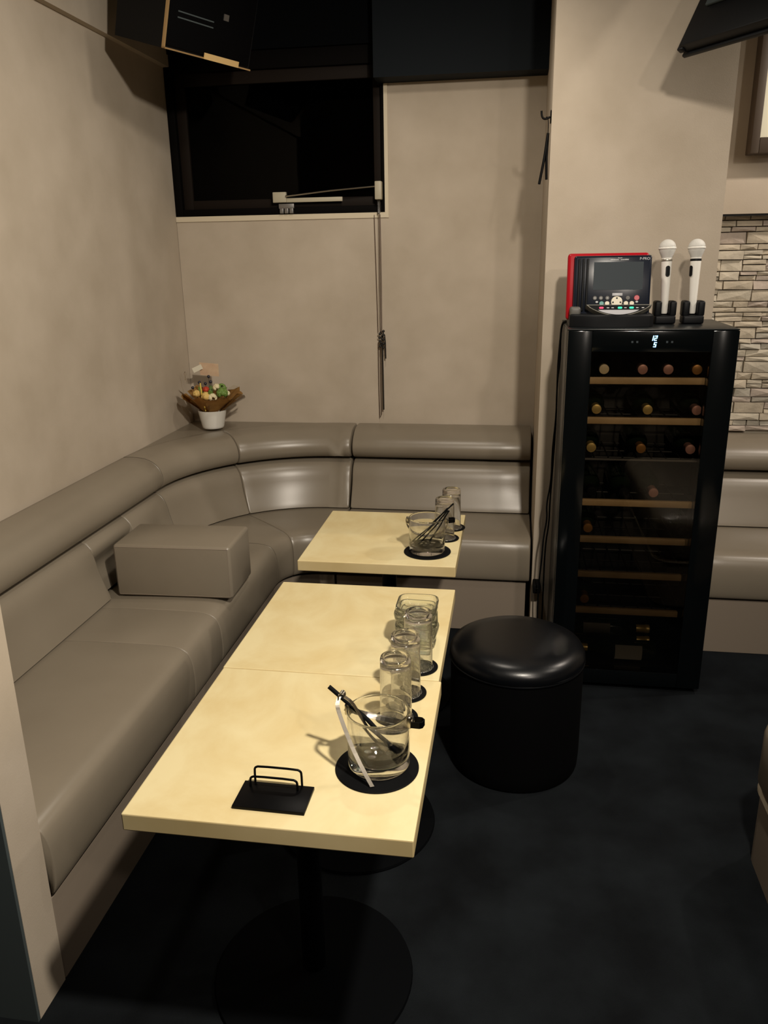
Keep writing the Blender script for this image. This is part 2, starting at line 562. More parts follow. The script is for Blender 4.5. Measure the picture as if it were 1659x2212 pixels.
ch = thing('pull_chain', 'knotted brown bead chain hanging below the window opener down the back wall', 'chain', (-0.59, YB - .03, 1.67))
def cpt(x, z, y=0.0):
    return V(x + .59, y, z - 1.67)
ntube('chain_strand', MT['chain'], [cpt(-.588, 1.668), cpt(-.589, 1.5), cpt(-.590, 1.35), cpt(-.588, 1.165)], .0016, ch, seg=6)
ntube('chain_strand', MT['chain'], [cpt(-.584, 1.668, .002), cpt(-.583, 1.4, .004), cpt(-.584, 1.165, 0)], .0016, ch, seg=6)
ntube('chain_strand', MT['chain'], [cpt(-.612, 1.668, .016), cpt(-.608, 1.45, .016), cpt(-.603, 1.165, .014)], .0013, ch, seg=6)
bm = bmesh.new()
for k in range(14):
    a = k * 1.9
    c = cpt(-.586 + .009 * math.cos(a), 1.172 - k * .0055, .006 * math.sin(a))
    bmesh.ops.create_icosphere(bm, subdivisions=1, radius=.007, matrix=Matrix.Translation(c))
link('knot', bm, MT['dark_chain'], ch, smooth=True)
ntube('chain_tail', MT['dark_chain'], [cpt(-.583, 1.12), cpt(-.582, 1.0), cpt(-.581, .815)], .0035, ch, seg=6)
ntube('chain_tail', MT['dark_chain'], [cpt(-.580, 1.165), cpt(-.572, 1.155), cpt(-.569, 1.12), cpt(-.568, 1.05)], .003, ch, seg=6)
ntube('chain_tail', MT['chain'], [cpt(-.603, 1.12, .012), cpt(-.603, .9, .012), cpt(-.601, .775, .012), cpt(-.593, .79, .012), cpt(-.594, .9, .012), cpt(-.594, 1.12, .012)], .0015, ch, seg=6)

# ------------------------------------------------------------------ banquette sofa
CC = (-0.765, 2.925)
SX = -1.54          # line the upholstery profile is measured from


def adj(s):
    return interp(s, [0, .155, .225, .45, .64], [0, .165, .270, .46, .635])


def spos(st, s, z):
    k, p = st
    if k == 'L':
        return V(max(SX + s, XL + .003), p, z)
    if k == 'R':
        return V(p, YB - adj(s), z)
    t = (180 - p) / 90
    r = (CC[0] - SX - s) * (1 - t) + (YB - CC[1] - adj(s)) * t
    return V(max(XL + .003, CC[0] + r * math.cos(R(p))), CC[1] + r * math.sin(R(p)), z)


def sweep(name, prof, stations, parent, m=None, smooth_it=2, inset=.0045, lens=None):
    pr_ = [Vector((a, b)) for a, b in prof]
    if smooth_it:
        q = smoothcurve([(a, b, 0) for a, b in prof], smooth_it, closed=True)
        pr_ = [Vector((a.x, a.y)) for a in q]
    cen = sum(pr_, Vector((0, 0))) / len(pr_)

    def shr(d):
        return [p - (p - cen).normalized() * d if (p - cen).length > d else p for p in pr_]
    bm = bmesh.new()
    rows = []
    N = len(stations)
    for i, st in enumerate(stations):
        d = 0
        e = min(i, N - 1 - i)
        if inset:
            d = inset if e == 0 else (inset * .45 if e == 1 else (inset * .1 if e == 2 else 0))
        rows.append([bm.verts.new(spos(st, p.x, p.y)) for p in shr(d)])
    n = len(pr_)
    for a, b in zip(rows[:-1], rows[1:]):
        for k in range(n):
            bm.faces.new((a[k], a[(k + 1) % n], b[(k + 1) % n], b[k]))
    bm.faces.new(rows[0])
    bm.faces.new(list(reversed(rows[-1])))
    return link(name, bm, m or MT['sofa'], parent, smooth=True, angle=70)


def sta(path):
    """path: list of (kind,a,b); adds tight end stations for rounding"""
    out = []
    for k, a, b in path:
        n = max(2, int(abs(b - a) / (.12 if k != 'C' else 5)))
        out += [(k, a + (b - a) * i / n) for i in range(n + 1)]
    k0, a0 = out[0]
    k1, b1 = out[-1]
    sg = 1 if path[0][2] > path[0][1] else -1
    sg1 = 1 if path[-1][2] > path[-1][1] else -1
    u0 = 1.0 if k0 != 'C' else 110.0
    u1 = 1.0 if k1 != 'C' else 110.0
    head = [(k0, a0), (k0, a0 + sg * .002 * u0), (k0, a0 + sg * .006 * u0)]
    tail = [(k1, b1 - sg1 * .006 * u1), (k1, b1 - sg1 * .002 * u1), (k1, b1)]
    return head + out[1:-1] + tail


HEAD = [(0.004, .618), (0.004, .748), (.06, .752), (.125, .745), (.168, .715), (.185, .675), (.178, .635), (.15, .615)]
BACK = [(.02, .40), (.02, .612), (.135, .612), (.165, .597), (.185, .565), (.198, .50), (.222, .43), (.235, .395)]
SEAT = [(.12, .222), (.12, .398), (.3, .405), (.5, .408), (.60, .403), (.630, .370), (.636, .300), (.632, .24), (.618, .222)]
BASE = [(0.01, 0), (0.01, .216), (.617, .216), (.617, 0)]


def sofa(name, label, parts, base_path, group=None, seat_inset=.0045):
    t = thing(name, label, 'sofa', (0, 0, 0), 0, group)
    for nm, prof, path in parts:
        sweep(nm, prof, sta(path), t, inset=seat_inset if nm == 'seat_cushion' else .0045)
    sweep('base', BASE, sta(base_path), t, MT['sofa_base'], smooth_it=0, inset=.002)
    return t


BNL = [(a - .06 if a > .1 else a, b) for a, b in BACK]
SL = sofa('sofa_section', 'straight taupe leatherette banquette section along the left wall, nearest the camera',
          [('headrest', HEAD, [('L', 1.246, 2.922)]),
           ('backrest', BACK, [('L', 1.246, 2.335)]),
           ('backrest', [(s if s < .1 else s - .05 * min(1, max(0, (.555 - z) / .05)), z) for s, z in BACK], [('L', 2.337, 2.62)]),
           ('backrest', BACK, [('L', 2.622, 2.922)]),
           ('seat_cushion', SEAT, [('L', 1.246, 2.03)]),
           ('seat_cushion', SEAT, [('L', 2.031, 2.27)]),
           ('seat_cushion', SEAT, [('L', 2.271, 2.922)])],
          [('L', 1.246, 2.922)], seat_inset=.0022)
SCN = sofa('sofa_section', 'curved taupe banquette corner section turning from the left wall to the back wall',
           [('headrest', HEAD, [('L', 2.924, 2.9255), ('C', 180, 135.4)]),
            ('headrest', HEAD, [('C', 135, 90), ('R', -.765, -.712)]),
            ('backrest', BACK, [('L', 2.924, 2.9255), ('C', 180, 135.3)]),
            ('backrest', BACK, [('C', 135, 90), ('R', -.765, -.712)]),
            ('seat_cushion', SEAT, [('L', 2.924, 2.9255), ('C', 180, 135.3)]),
            ('seat_cushion', SEAT, [('C', 135, 90), ('R', -.765, -.712)])],
           [('L', 2.924, 2.9255), ('C', 180, 90), ('R', -.765, -.712)])
poly = [(XL + .003, 2.94)]
for k in range(0, 19):
    a = R(180 - 5 * k)
    poly.append((CC[0] + .778 * math.cos(a), CC[1] + .778 * math.sin(a)))
poly += [(-.80, YB - .003), (XL + .003, YB - .003)]
poly = [(max(x, XL + .003), min(y, YB - .003)) for x, y in poly]
bm = bmesh.new()
prism(bm, poly, .60, .742)
link('corner_shelf', bm, MT['sofa'], SCN)
SR = sofa('sofa_section', 'straight taupe banquette section against the back wall between corner and column',
          [('headrest', HEAD, [('R', -.702, .095)]),
           ('backrest', BACK, [('R', -.702, .095)]),
           ('seat_cushion', SEAT, [('R', -.702, .098)])],
          [('R', -.702, .085)])
# alcove sofa right of the wine fridge, same profile on a wall 8 cm nearer
SA = thing('sofa_section', 'taupe leatherette sofa in the stone alcove right of the wine fridge', 'sofa', (0, Y2 - YB - .002, 0))
sweep('headrest', HEAD, sta([('R', .70, 2.3)]), SA)
sweep('backrest', BACK, sta([('R', .70, 2.3)]), SA)
sweep('seat_cushion', SEAT, sta([('R', .70, 2.3)]), SA)
sweep('base', BASE, sta([('R', .70, 2.3)]), SA, MT['sofa_base'], 0, .002)

# loose block cushion
blk = thing('block_cushion', 'loose rectangular taupe leatherette block cushion lying across the left seat', 'cushion', (-1.10, 2.48, .408), R(2))
nbox('cover', MT['sofa'], (-.205, .20, -.115, .115, 0, .185), blk, bev=.012, seg=3)
for y in (-.1155, .1155):
    ntube('seam', MT['sofa_base'], [V(x, y * .985, z) for x, z in ((-.196, .008), (-.196, .177), (.191, .177), (.191, .008))], .0016, blk, seg=6, closed=True)

# ottoman bench at the right edge
bn = thing('bench', 'taupe upholstered bench end just showing at the right edge of the frame', 'bench', (1.0, 1.33, 0))
bm = bmesh.new()
rings_ = []
for ins, zz in ((.006, .225), (0, .235), (0, .365), (.004, .382), (.014, .394), (.030, .401), (.060, .405), (.12, .407)):
    rings_.append([bm.verts.new((x, y, zz)) for x, y in rrect(.72 - 2 * ins, 1.16 - 2 * ins, max(.09 - ins * .6, .02), 8)])
for p, q in zip(rings_[:-1], rings_[1:]):
    for k in range(len(p)):
        j = (k + 1) % len(p)
        bm.faces.new((p[k], p[j], q[j], q[k]))
bm.faces.new(list(reversed(rings_[0])))
bm.faces.new(rings_[-1])
link('seat_cushion', bm, MT['sofa'], bn, smooth=True, angle=60)
bm = bmesh.new()
prism(bm, rrect(.70, 1.14, .085, 8), 0, .205)
link('base', bm, MT['sofa_base'], bn, smooth=True, angle=40)
bm = bmesh.new()
prism(bm, rrect(.715, 1.155, .088, 8), .205, .212)
link('piping', bm, MT['trim'], bn, smooth=True, angle=40)
bm = bmesh.new()
prism(bm, rrect(.66, 1.10, .07, 8), .212, .225)
link('shadow_gap', bm, MT['sofa_gap'], bn)

# ------------------------------------------------------------------ stone cladding in the alcove
cl = nbox('wall_alcove', MT['mortar'], (CX1, 2.4, Y2, YB + .1, 0, 1.632), kind='structure')
z = .756
rs = random.Random(3)
row = 0
while z < 1.625:
    h = min(rs.choice([.020, .024, .030, .036, .046]), 1.63 - z)
    if h < .012:
        break
    x = CX1 + .002
    while x < 2.34:
        wd = rs.uniform(.045, .135) if x < 1.15 else rs.uniform(.14, .30)
        sub = [(z, h)]
        if h > .034 and x < 1.15 and rs.random() < .4:
            q = rs.uniform(.4, .6)
            sub = [(z, h * q), (z + h * q, h * (1 - q))]
        for zz, hh in sub:
            dp = rs.uniform(.017, .030)
            bm = bmesh.new()
            x1 = min(x + wd, 2.395)
            c = [(x + .0005, zz + .0012), (x1 - .0005, zz + .0012), (x1 - .0005, zz + hh - .0005), (x + .0005, zz + hh - .0005)]
            back = [bm.verts.new((a, Y2 + .001, b)) for a, b in c]
            j = [(rs.uniform(0, .003), rs.uniform(0, .002)) for _ in range(4)]
            sg = [(1, 1), (-1, 1), (-1, -1), (1, -1)]
            front = [bm.verts.new((c[i][0] + sg[i][0] * j[i][0], Y2 - dp + rs.uniform(-.005, .007), c[i][1] + sg[i][1] * j[i][1])) for i in range(4)]
            mid = bm.verts.new(((x + x1) / 2 + rs.uniform(-.02, .02), Y2 - dp - rs.uniform(0, .007), zz + hh / 2))
            for i in range(4):
                k = (i + 1) % 4
                bm.faces.new((back[i], back[k], front[k], front[i]))
                bm.faces.new((front[i], front[k], mid))
            bm.faces.new(list(reversed(back)))
            link('stone', bm, STONES[rs.choice([0, 0, 1, 1, 2, 3])], cl)
        x += wd
    z += h
    row += 1
nbox('trim_5', MT['sofa_gap'], (CX1 + .001, 2.4, Y2 - .085, Y2 - .08, 1.624, 1.632), kind='structure')

# framed panel on the wall above the alcove
pn = thing('wall_panel', 'cream panel in a brown frame high on the wall above the stone', 'wall panel', (1.102, Y2 - .09, 2.016))
nbox('face', MT['panel_white'], (-.215, .215, -.062, -.055, -.12, .36), pn)
for d in ((-.245, -.215, -.075, -.0015, -.175, .39), (.215, .245, -.075, -.0015, -.175, .39), (-.215, .215, -.075, -.0015, -.175, -.12), (-.215, .215, -.075, -.0015, .36, .39)):
    nbox('frame_bar', MT['panel_frame'], d, pn, bev=.003)
nbox('frame_back', MT['panel_frame'], (-.215, .215, -.055, -.0015, -.12, .36), pn)

# ------------------------------------------------------------------ tables
TH = .60


def table(name, label, x0, x1, y0, y1, bx, by, group):
    t = thing(name, label, 'table', ((x0 + x1) / 2, (y0 + y1) / 2, 0), 0, group)
    hx, hy = (x1 - x0) / 2, (y1 - y0) / 2
    bm = bmesh.new()
    box(bm, -hx, hx, -hy, hy, TH - .034, TH, bev=.0025, seg=2)
    for f in bm.faces:
        f.material_index = 0 if f.calc_center_median().z > TH - .0015 else 1
    link('table_top', bm, [MT['table'], MT['table_edge']], t)
    ox, oy = bx - (x0 + x1) / 2, by - (y0 + y1) / 2
    bm = bmesh.new()
    lathe(bm, [(0, .016), (.025, .016), (.025, TH - .06), (0, TH - .06)], 28, ox, oy)
    link('post', bm, MT['black_metal'], t, smooth=True, angle=40)
    bm = bmesh.new()
    lathe(bm, [(0, 0), (.212, 0), (.215, .004), (.213, .010), (.19, .014), (.06, .018), (.03, .028), (0, .028)], 64, ox, oy)
    link('base_plate', bm, MT['black_matt'], t, smooth=True, angle=50)
    bm = bmesh.new()
    for a in (0, math.pi / 2):
        box(bm, -.19, .19, -.022, .022, TH - .060, TH - .0345, mtx=Matrix.Translation((ox, oy, 0)) @ Matrix.Rotation(a, 4, 'Z'))
    link('top_bracket', bm, MT['black_metal'], t)
    return t


G = 'low tables with cream marbled tops'
table('lounge_table', 'low cream topped table nearest the camera carrying the ice bucket and black card stand', -.634, -.131, 1.067, 1.582, -.384, 1.335, G)
table('lounge_table', 'middle low cream topped table carrying the stacked glass ashtrays', -.636, -.1365, 1.5835, 2.098, -.384, 1.845, G)
table('lounge_table', 'farthest low cream topped table standing apart near the curved sofa corner', -.639, -.1475, 2.268, 2.785, -.390, 2.53, G)

# ------------------------------------------------------------------ stool
st = thing('round_stool', 'black vinyl round drum stool on the carpet right of the tables', 'stool', (.043, 2.205, 0))
bm = bmesh.new()
lathe(bm, [(0, .004), (.190, .004), (.194, .012), (.1965, .05), (.1965, .350), (0, .350)], 72)
link('drum', bm, MT['black_cloth'], st, smooth=True, angle=40)
bm = bmesh.new()
lathe(bm, [(0, .351), (.19, .351), (.198, .354), (.200, .362), (.199, .375), (.190, .391), (.165, .404), (.12, .411), (.06, .414), (0, .415)], 72)
link('seat', bm, MT['black_vinyl'], st, smooth=True)
pts = [V(.1985 * math.cos(a * math.pi / 36), .1985 * math.sin(a * math.pi / 36), .3525) for a in range(72)]
ntube('piping', MT['black_vinyl'], pts, .0028, st, seg=6, closed=True)
for a in (45, 135, 225, 315):
    bm = bmesh.new()
    lathe(bm, [(0, 0), (.015, 0), (.015, .006), (0, .006)], 12, .15 * math.cos(R(a)), .15 * math.sin(R(a)))
    link('foot', bm, MT['rubber'], st)

# ------------------------------------------------------------------ wine fridge
FX, FY = .432, 2.66
FW = .258
fg = thing('wine_fridge', 'tall black wine fridge with glass door and wooden shelf fronts before the column', 'wine fridge', (FX, FY, 0))
D0, D1 = .045, .375
FT = 1.268
for nm, d in (('side_panel', (-FW, -FW + .022, D0, D1, .0, FT - .0055)), ('side_panel', (FW - .022, FW, D0, D1, .0, FT - .0055)),
              ('back_panel', (-FW + .022, FW - .022, D1 - .012, D1, .0, FT - .0055)), ('bottom_panel', (-FW + .022, FW - .022, D0, D1 - .012, .0, .07)),
              ('top_panel', (-FW, FW, D0 - .043, D1, FT - .005, FT))):
    nbox(nm, MT['fridge_side'] if nm != 'back_panel' else MT['fridge_in'], d, fg, bev=.002)
# door
gx0, gx1, gz0, gz1 = -.182, .180, .075, 1.197
door = nbox('door', MT['fridge'], (-FW, gx0, 0, .040, .02, FT - .0058), fg, bev=.002)
nbox('door_rail', MT['fridge'], (gx1, FW, 0, .040, .02, FT - .0058), door, bev=.002)
nbox('door_rail', MT['fridge'], (gx0, gx1, 0, .040, gz1, FT - .0058), door, bev=.002)
nbox('door_rail', MT['fridge'], (gx0, gx1, 0, .040, .02, gz0), door, bev=.002)
nbox('glass', MT['pane'], (gx0, gx1, .002, .005, gz0, gz1), door)
nbox('door_edge_strip', MT['dark_steel'], (-FW - .0012, -FW, .034, .040, .02, FT - .0058), door)
for dx in (-.22, .22):
    for dy in (.07, .34):
        bm = bmesh.new()
        lathe(bm, [(0, -.0), (.014, 0), (.014, .002), (0, .002)], 12, dx, dy)
        link('foot', bm, MT['rubber'], fg)
# LED figures: 12 over 5
SEGS = {'1': 'bc', '2': 'abged', '5': 'afgcd'}


def digit(chx, x, zt, hgt=.0155, wd=.0085):
    bm = bmesh.new()
    t_ = .0026
    hh = hgt / 2
    seg = {'a': (0, wd, hgt - t_, hgt), 'g': (0, wd, hh - t_ / 2, hh + t_ / 2), 'd': (0, wd, 0, t_),
           'f': (0, t_, hh, hgt), 'b': (wd - t_, wd, hh, hgt), 'e': (0, t_, 0, hh), 'c': (wd - t_, wd, 0, hh)}
    for s in SEGS[chx]:
        a, b, c, d = seg[s]
        sh = .0018
        vs = box(bm, x + a, x + b, -.0012, .0002, zt + c, zt + d)
        for v in vs:
            v.co.x += (v.co.z - zt) * .18
    return link('led_digit', bm, MT['blue_led'], fg)


digit('1', -.0065, 1.2285 + .0035)
digit('2', .0045, 1.2285 + .0035)
digit('5', .0035, 1.2100 + .002)
# touch key print beside the display
for x in (-.06, -.045, .045, .06):
    nbox('touch_key', MT['screen'], (x - .003, x + .003, -.0008, .0002, 1.225, 1.231), fg)

shelf_z = [1.098, .966, .835, .682, .548, .418, .280]
for i, zc in enumerate(shelf_z):
    if i != 2:
        sh = nbox('shelf', MT['wood'], (-.205, .205, .052, .068, zc - .011, zc + .011), fg, bev=.002)
    else:
        sh = nbox('shelf', MT['dark_steel'], (-.205, .205, .052, .058, zc - .003, zc + .003), fg)
    bm = bmesh.new()
    for k in range(9):
        xk = -.19 + k * .0475
        tube(bm, [V(xk, .066, zc - .006), V(xk, .355, zc - .006)], .0025, 5)
    for yk in (.12, .22, .34):
        tube(bm, [V(-.228, yk, zc - .0095), V(.228, yk, zc - .0095)], .003, 5)
    link('wire_rack', bm, MT['fridge_in'], sh)


def bottle(name, label, x, y, z, foil, rot='Y', flip=1, group=None, paper=None):
    """wine bottle lying down; neck toward -Y (rot Y) or toward +-X (rot X)"""
    t = thing(name, label, 'bottle', (x, y, z), 0, group)
    if rot == 'Y':
        mt = Matrix.Rotation(R(90), 4, 'X')          # +Z -> -Y
    else:
        mt = Matrix.Rotation(R(90 * flip), 4, 'Y')   # +Z -> +X / -X
    bm = bmesh.new()
    L0 = -.145
    lathe(bm, [(0, L0 + .012), (.020, L0 + .006), (.030, L0), (.0355, L0 + .004), (.0365, L0 + .012), (.0365, L0 + .175), (.034, L0 + .192),
               (.024, L0 + .212), (.016, L0 + .228), (.0140, L0 + .245), (.0138, L0 + .272), (0, L0 + .272)], 28, mtx=mt)
    link('glass_body', bm, MT['bottle'], t, smooth=True, angle=60)
    bm = bmesh.new()
    lathe(bm, [(.0145, L0 + .236), (.0148, L0 + .270), (.0162, L0 + .272), (.0162, L0 + .283), (.0155, L0 + .287), (.010, L0 + .2885), (0, L0 + .2885)], 24, mtx=mt)
    link('foil_cap', bm, foil, t, smooth=True, angle=50)
    if paper:
        bm = bmesh.new()
        n0, n1 = L0 + .05, L0 + .145
        ang = range(-50, 51, 10)
        vs = []
        for zz in (n0, n1):
            # band on the side facing the door (-Y)
            vs.append([bm.verts.new(mt @ V(0, 0, zz) + V(0, 0, 0) + (V(0, -math.cos(R(a)) * .0371, math.sin(R(a)) * .0371))) for a in ang])
        for k in range(len(ang) - 1):
            bm.faces.new((vs[0][k], vs[0][k + 1], vs[1][k + 1], vs[1][k]))
        r_ = bmesh.ops.solidify(bm, geom=bm.faces[:], thickness=-.0004)
        link('paper_label', bm, paper, t, smooth=True)
    return t


GB = 'bottles lying in the wine fridge'
YB0 = FY + .068 + .147
rows = [
    (0, [(.300, MT['cream_foil'], 'cream capped bottle at the left end of the topmost fridge shelf'),
         (.422, MT['pink_foil'], 'rose capped bottle second from left on the topmost fridge shelf'),
         (.502, MT['pink_foil'], 'rose capped bottle third from left on the topmost fridge shelf'),
         (.591, MT['bronze_foil'], 'bronze capped bottle at the right end of the topmost fridge shelf')]),
    (1, [(.284, MT['gold_foil'], 'gold capped bottle at the left of the second fridge shelf'),
         (.448, MT['gold_foil'], 'gold capped bottle in the middle of the second fridge shelf'),
         (.603, MT['pink_foil'], 'rose capped bottle at the right of the second fridge shelf')]),
    (2, [(.275, MT['gold_foil'], 'gold capped bottle at the left of the dark third shelf'),
         (.437, MT['bronze_foil'], 'bronze capped bottle in the middle of the dark third shelf'),
         (.595, MT['pink_foil'], 'rose capped bottle at the right of the dark third shelf')]),
    (3, [(.286, MT['rubber'], 'black capped bottle at the left of the fourth fridge shelf'),
         (.392, MT['rubber'], 'black capped bottle in the middle of the fourth fridge shelf'),
         (.490, MT['pink_foil'], 'rose capped bottle at the right of the fourth fridge shelf')]),
    (4, [(.281, MT['bronze_foil'], 'bronze capped bottle at the left of the fifth fridge shelf'),
         (.597, MT['rubber'], 'black capped bottle at the right of the fifth fridge shelf')]),
    (6, [(.285, MT['bronze_foil'], 'bronze capped bottle alone at the left of the lowest wooden shelf')]),
]
for si, lst in rows:
    for x, foil, lab in lst:
        bottle('wine_bottle', lab, x, YB0, shelf_z[si] + .0345, foil, group=GB)
bottle('wine_bottle', 'upper bottle with grey label lying sideways in the fridge bottom', .385, FY + .13, .183, MT['gold_foil'], 'X', 1, GB, MT['label_paper'])
bottle('wine_bottle', 'front lower bottle lying sideways in the fridge bottom, gold neck to the left', .405, FY + .105, .108, MT['gold_foil'], 'X', -1, GB, MT['label_paper'])
bottle('wine_bottle', 'rear lower bottle lying sideways in the fridge bottom, gold neck to the right', .40, FY + .190, .108, MT['gold_foil'], 'X', 1, GB)

# cables down beside the fridge
def cable(label, pts, r=.003, extra=None):
    t = thing('power_cable', label, 'cable', pts[0])
    p0 = Vector(pts[0])
    ntube('cord', MT['rubber'], [p - p0 for p in smoothcurve(pts, 3)], r, t, seg=8)
    return t


cable('wavy black cable hanging outermost from the karaoke remote down the fridge side',
      [(.20, 2.86, 1.273), (.176, 2.88, 1.274), (.166, 2.90, 1.262), (.164, 2.9, 1.20), (.167, 2.9, 1.146), (.160, 2.9, 1.057), (.163, 2.9, .942), (.155, 2.9, .823), (.157, 2.9, .702), (.143, 2.9, .613), (.149, 2.9, .559), (.138, 2.9, .485), (.136, 2.9, .393), (.130, 2.92, .30), (.13, 2.95, .15), (.14, 2.97, .004)])
cable('black cable hanging closest to the fridge side panel',
      [(.21, 2.88, 1.273), (.180, 2.92, 1.274), (.168, 2.94, 1.262), (.166, 2.95, 1.209), (.162, 2.95, 1.106), (.166, 2.95, .942), (.164, 2.95, .806), (.161, 2.95, .702), (.158, 2.95, .595), (.159, 2.95, .523), (.148, 2.95, .43), (.15, 2.96, .2), (.15, 2.98, .004)])
pl = cable('short black cable arching over the carpet behind the round stool',
           [(.05, 2.93, .004), (.066, 2.94, .05), (.085, 2.95, .10), (.112, 2.955, .128), (.13, 2.96, .08), (.135, 2.97, .004)], .008)
nbox('cable_tag', MT['white_plastic'], (-.004, .004, -.0015, .0015, -.017, .017), pl, mtx=Matrix.Translation((.068, .008, .108)) @ Matrix.Rotation(R(35), 4, 'Y'))
tab = thing('plug', 'small black power plug with pale prongs low beside the column', 'plug', (.125, 2.985, .24))
nbox('body', MT['rubber'], (-.014, .014, -.012, .059, -.018, .018), tab, bev=.004)
for dz in (-.006, .006):
    nbox('prong', MT['steel'], (-.004, .004, -.020, -.012, dz - .0015, dz + .0015), tab)

# ------------------------------------------------------------------ karaoke remote on the fridge
kr = thing('karaoke_remote', 'red and black karaoke touch remote docked on top of the wine fridge', 'remote', (0, 0, FT))
def kx(px):
    return .17 + (px - 1228) / 685
def kz(py):
    return 1.495 - (py - 548) / 683 - FT
YK = 2.800
# dock
bm = bmesh.new()
dock = [(.181, 2.742), (.20, 2.728), (.26, 2.716), (.32, 2.712), (.38, 2.716), (.43, 2.728), (.444, 2.745), (.446, 2.86), (.436, 2.872), (.192, 2.872), (.18, 2.86)]
prism(bm, dock, .001, .040)
es = [e for e in bm.edges if abs(e.verts[0].co.z - e.verts[1].co.z) < 1e-6 and e.verts[0].co.z > .03]
bmesh.ops.bevel(bm, geom=es, offset=.008, segments=3, profile=.5, affect='EDGES')
link('dock', bm, MT['black_plastic'], kr, smooth=True, angle=35)
nbox('dock_corner', MT['grey_plastic'], (.182, .216, 2.750, 2.80, .030, .062), kr, bev=.008, seg=3)
# tablet: leaning back a little
TM = Matrix.Translation((0, YK, .03)) @ Matrix.Rotation(R(-9), 4, 'X')
def kb(name, m, x0, x1, y0, y1, z0, z1, bev=0.0, parent=None):
    return nbox(name, m, (x0, x1, y0, y1, z0, z1), parent or kr, bev=bev, seg=3, mtx=TM)
kb('back_shell', MT['red_plastic'], .171, .428, -.012, .018, -.012, .199, .010)
tb = kb('front_bezel', MT['navy'], .191, .434, -.028, -.010, .0, .188, .007)
kb('rear_grip', MT['black_plastic'], .173, .428, .018, .030, .0, .202, .010)
for i in range(3):
    x = .2035 + i * .0130
    kb('grip_rib', MT['black_plastic'], x, x + .0075, -.0335, -.027, .012, .178, .003)
kb('screen', MT['screen'], kx(1285), kx(1391), -.0290, -.0275, .080, .167, .0, None)
FP = -.0286
def disc_on(name, m, px, py, r, parent=kr, squash=1.0, t=.0015):
    bm = bmesh.new()
    mt = TM @ Matrix.Translation((kx(px), FP, kz(py) - .03)) @ Matrix.Rotation(R(90), 4, 'X') @ Matrix.Diagonal((1, squash, 1, 1))
    lathe(bm, [(0, 0), (r, 0), (r * .9, t), (0, t)], 24, mtx=mt)
    return link(name, bm, m, parent, smooth=True, angle=40)
disc_on('direction_pad', MT['cream_button'], 1337.5, 654, .018)
for a, b in ((1337.5, 646), (1329.5, 655), (1345.5, 655)):
    disc_on('arrow_key', MT['black_plastic'], a, b, .0030, t=.0022)
nbox('mode_key', MT['pale_grey'], (kx(1327), kx(1349), FP - .002, FP, .0325 + .028, .0325 + .037), kr, bev=.001, mtx=TM)
for px, m in ((1305, 'teal'), (1317, 'cream_button'), (1357.5, 'cream_button'), (1370, 'cream_button')):
    disc_on('round_button', MT[m], px, 657, .0075, squash=.9)
for px in (1294.5, 1380.5):
    disc_on('leaf_button', MT['print'], px, 654, .0045, squash=.7)
for px, m in ((1290, 'grey_plastic'), (1303, 'grey_plastic'), (1317, 'grey_plastic'), (1361, 'grey_plastic'), (1380, 'red_button')):
    ring = disc_on('round_button', MT[m], px, 645.5, .0066 if m != 'red_button' else .0085)
    if m == 'grey_plastic':
        disc_on('button_print', MT['print'] if px < 1330 else MT['grey_plastic'], px, 645.5, .0028, parent=kr, t=.0022, squash=.6)
TX = TM @ Matrix.Translation((0, FP + .0004, 0)) @ Matrix.Rotation(R(90), 4, 'X')
text_part('lettering', 'P-PRO', MT['print'], .0115, TX @ Matrix.Translation((kx(1393), .1725, 0)), kr)
# blurred logo lines: small pale printed strokes
bm = bmesh.new()
rr = random.Random(5)
x = kx(1320)
while x < kx(1359):
    wv = rr.uniform(.0012, .003)
    if not kx(1337) < x < kx(1340):
        box(bm, x, x + wv, FP - .0003, FP + .0005, .1725, .1725 + rr.uniform(.0022, .0036), mtx=TM)
    x += wv + .0007
x = kx(1336)
while x < kx(1345):
    wv = rr.uniform(.001, .002)
    box(bm, x, x + wv, FP - .0003, FP + .0005, .1785, .1785 + rr.uniform(.0015, .0025), mtx=TM)
    x += wv + .0005
link('logo_strokes', bm, MT['print'], kr)
# curved dock front panel with lit keys
DMX = Matrix.Translation((0, 2.728, .041)) @ Matrix.Rotation(R(-33), 4, 'X')
def lens_poly(x0, x1, zt, dep, n=20):
    return [(x0, zt), (x1, zt)] + [(x1 + (x0 - x1) * k / n, zt - dep * math.sin(math.pi * k / n) ** .75) for k in range(1, n)]
RX = DMX @ Matrix.Rotation(R(90), 4, 'X')
bm = bmesh.new()
prism(bm, lens_poly(kx(1270), kx(1409), .0300, .0400), -.018, .0065, mtx=RX)
link('panel_rim', bm, MT['silver_line'], kr)
bm = bmesh.new()
prism(bm, lens_poly(kx(1274), kx(1405), .0275, .0350), .0066, .0075, mtx=RX)
link('control_panel', bm, MT['black_plastic'], kr)
bm = bmesh.new()
prism(bm, lens_poly(kx(1295), kx(1382), .0100, .0165), .0076, .0088, mtx=RX)
link('touch_strip', bm, MT['pale_grey'], kr)
for px, m in ((1302, 'red_led'), (1341.5, 'green_led'), (1366, 'green_led')):
    bm = bmesh.new()
    prism(bm, rrect(.0135, .006, .0028, 4, kx(px), .0175), .0076, .0096, mtx=RX)
    link('lit_key', bm, MT[m], kr)
for px in (1316, 1326, 1353, 1378, 1390):
    bm = bmesh.new()
    prism(bm, rrect(.008, .0028, .001, 2, kx(px), .0175), .0076, .0085, mtx=RX)
    link('key_print', bm, MT['print'], kr)

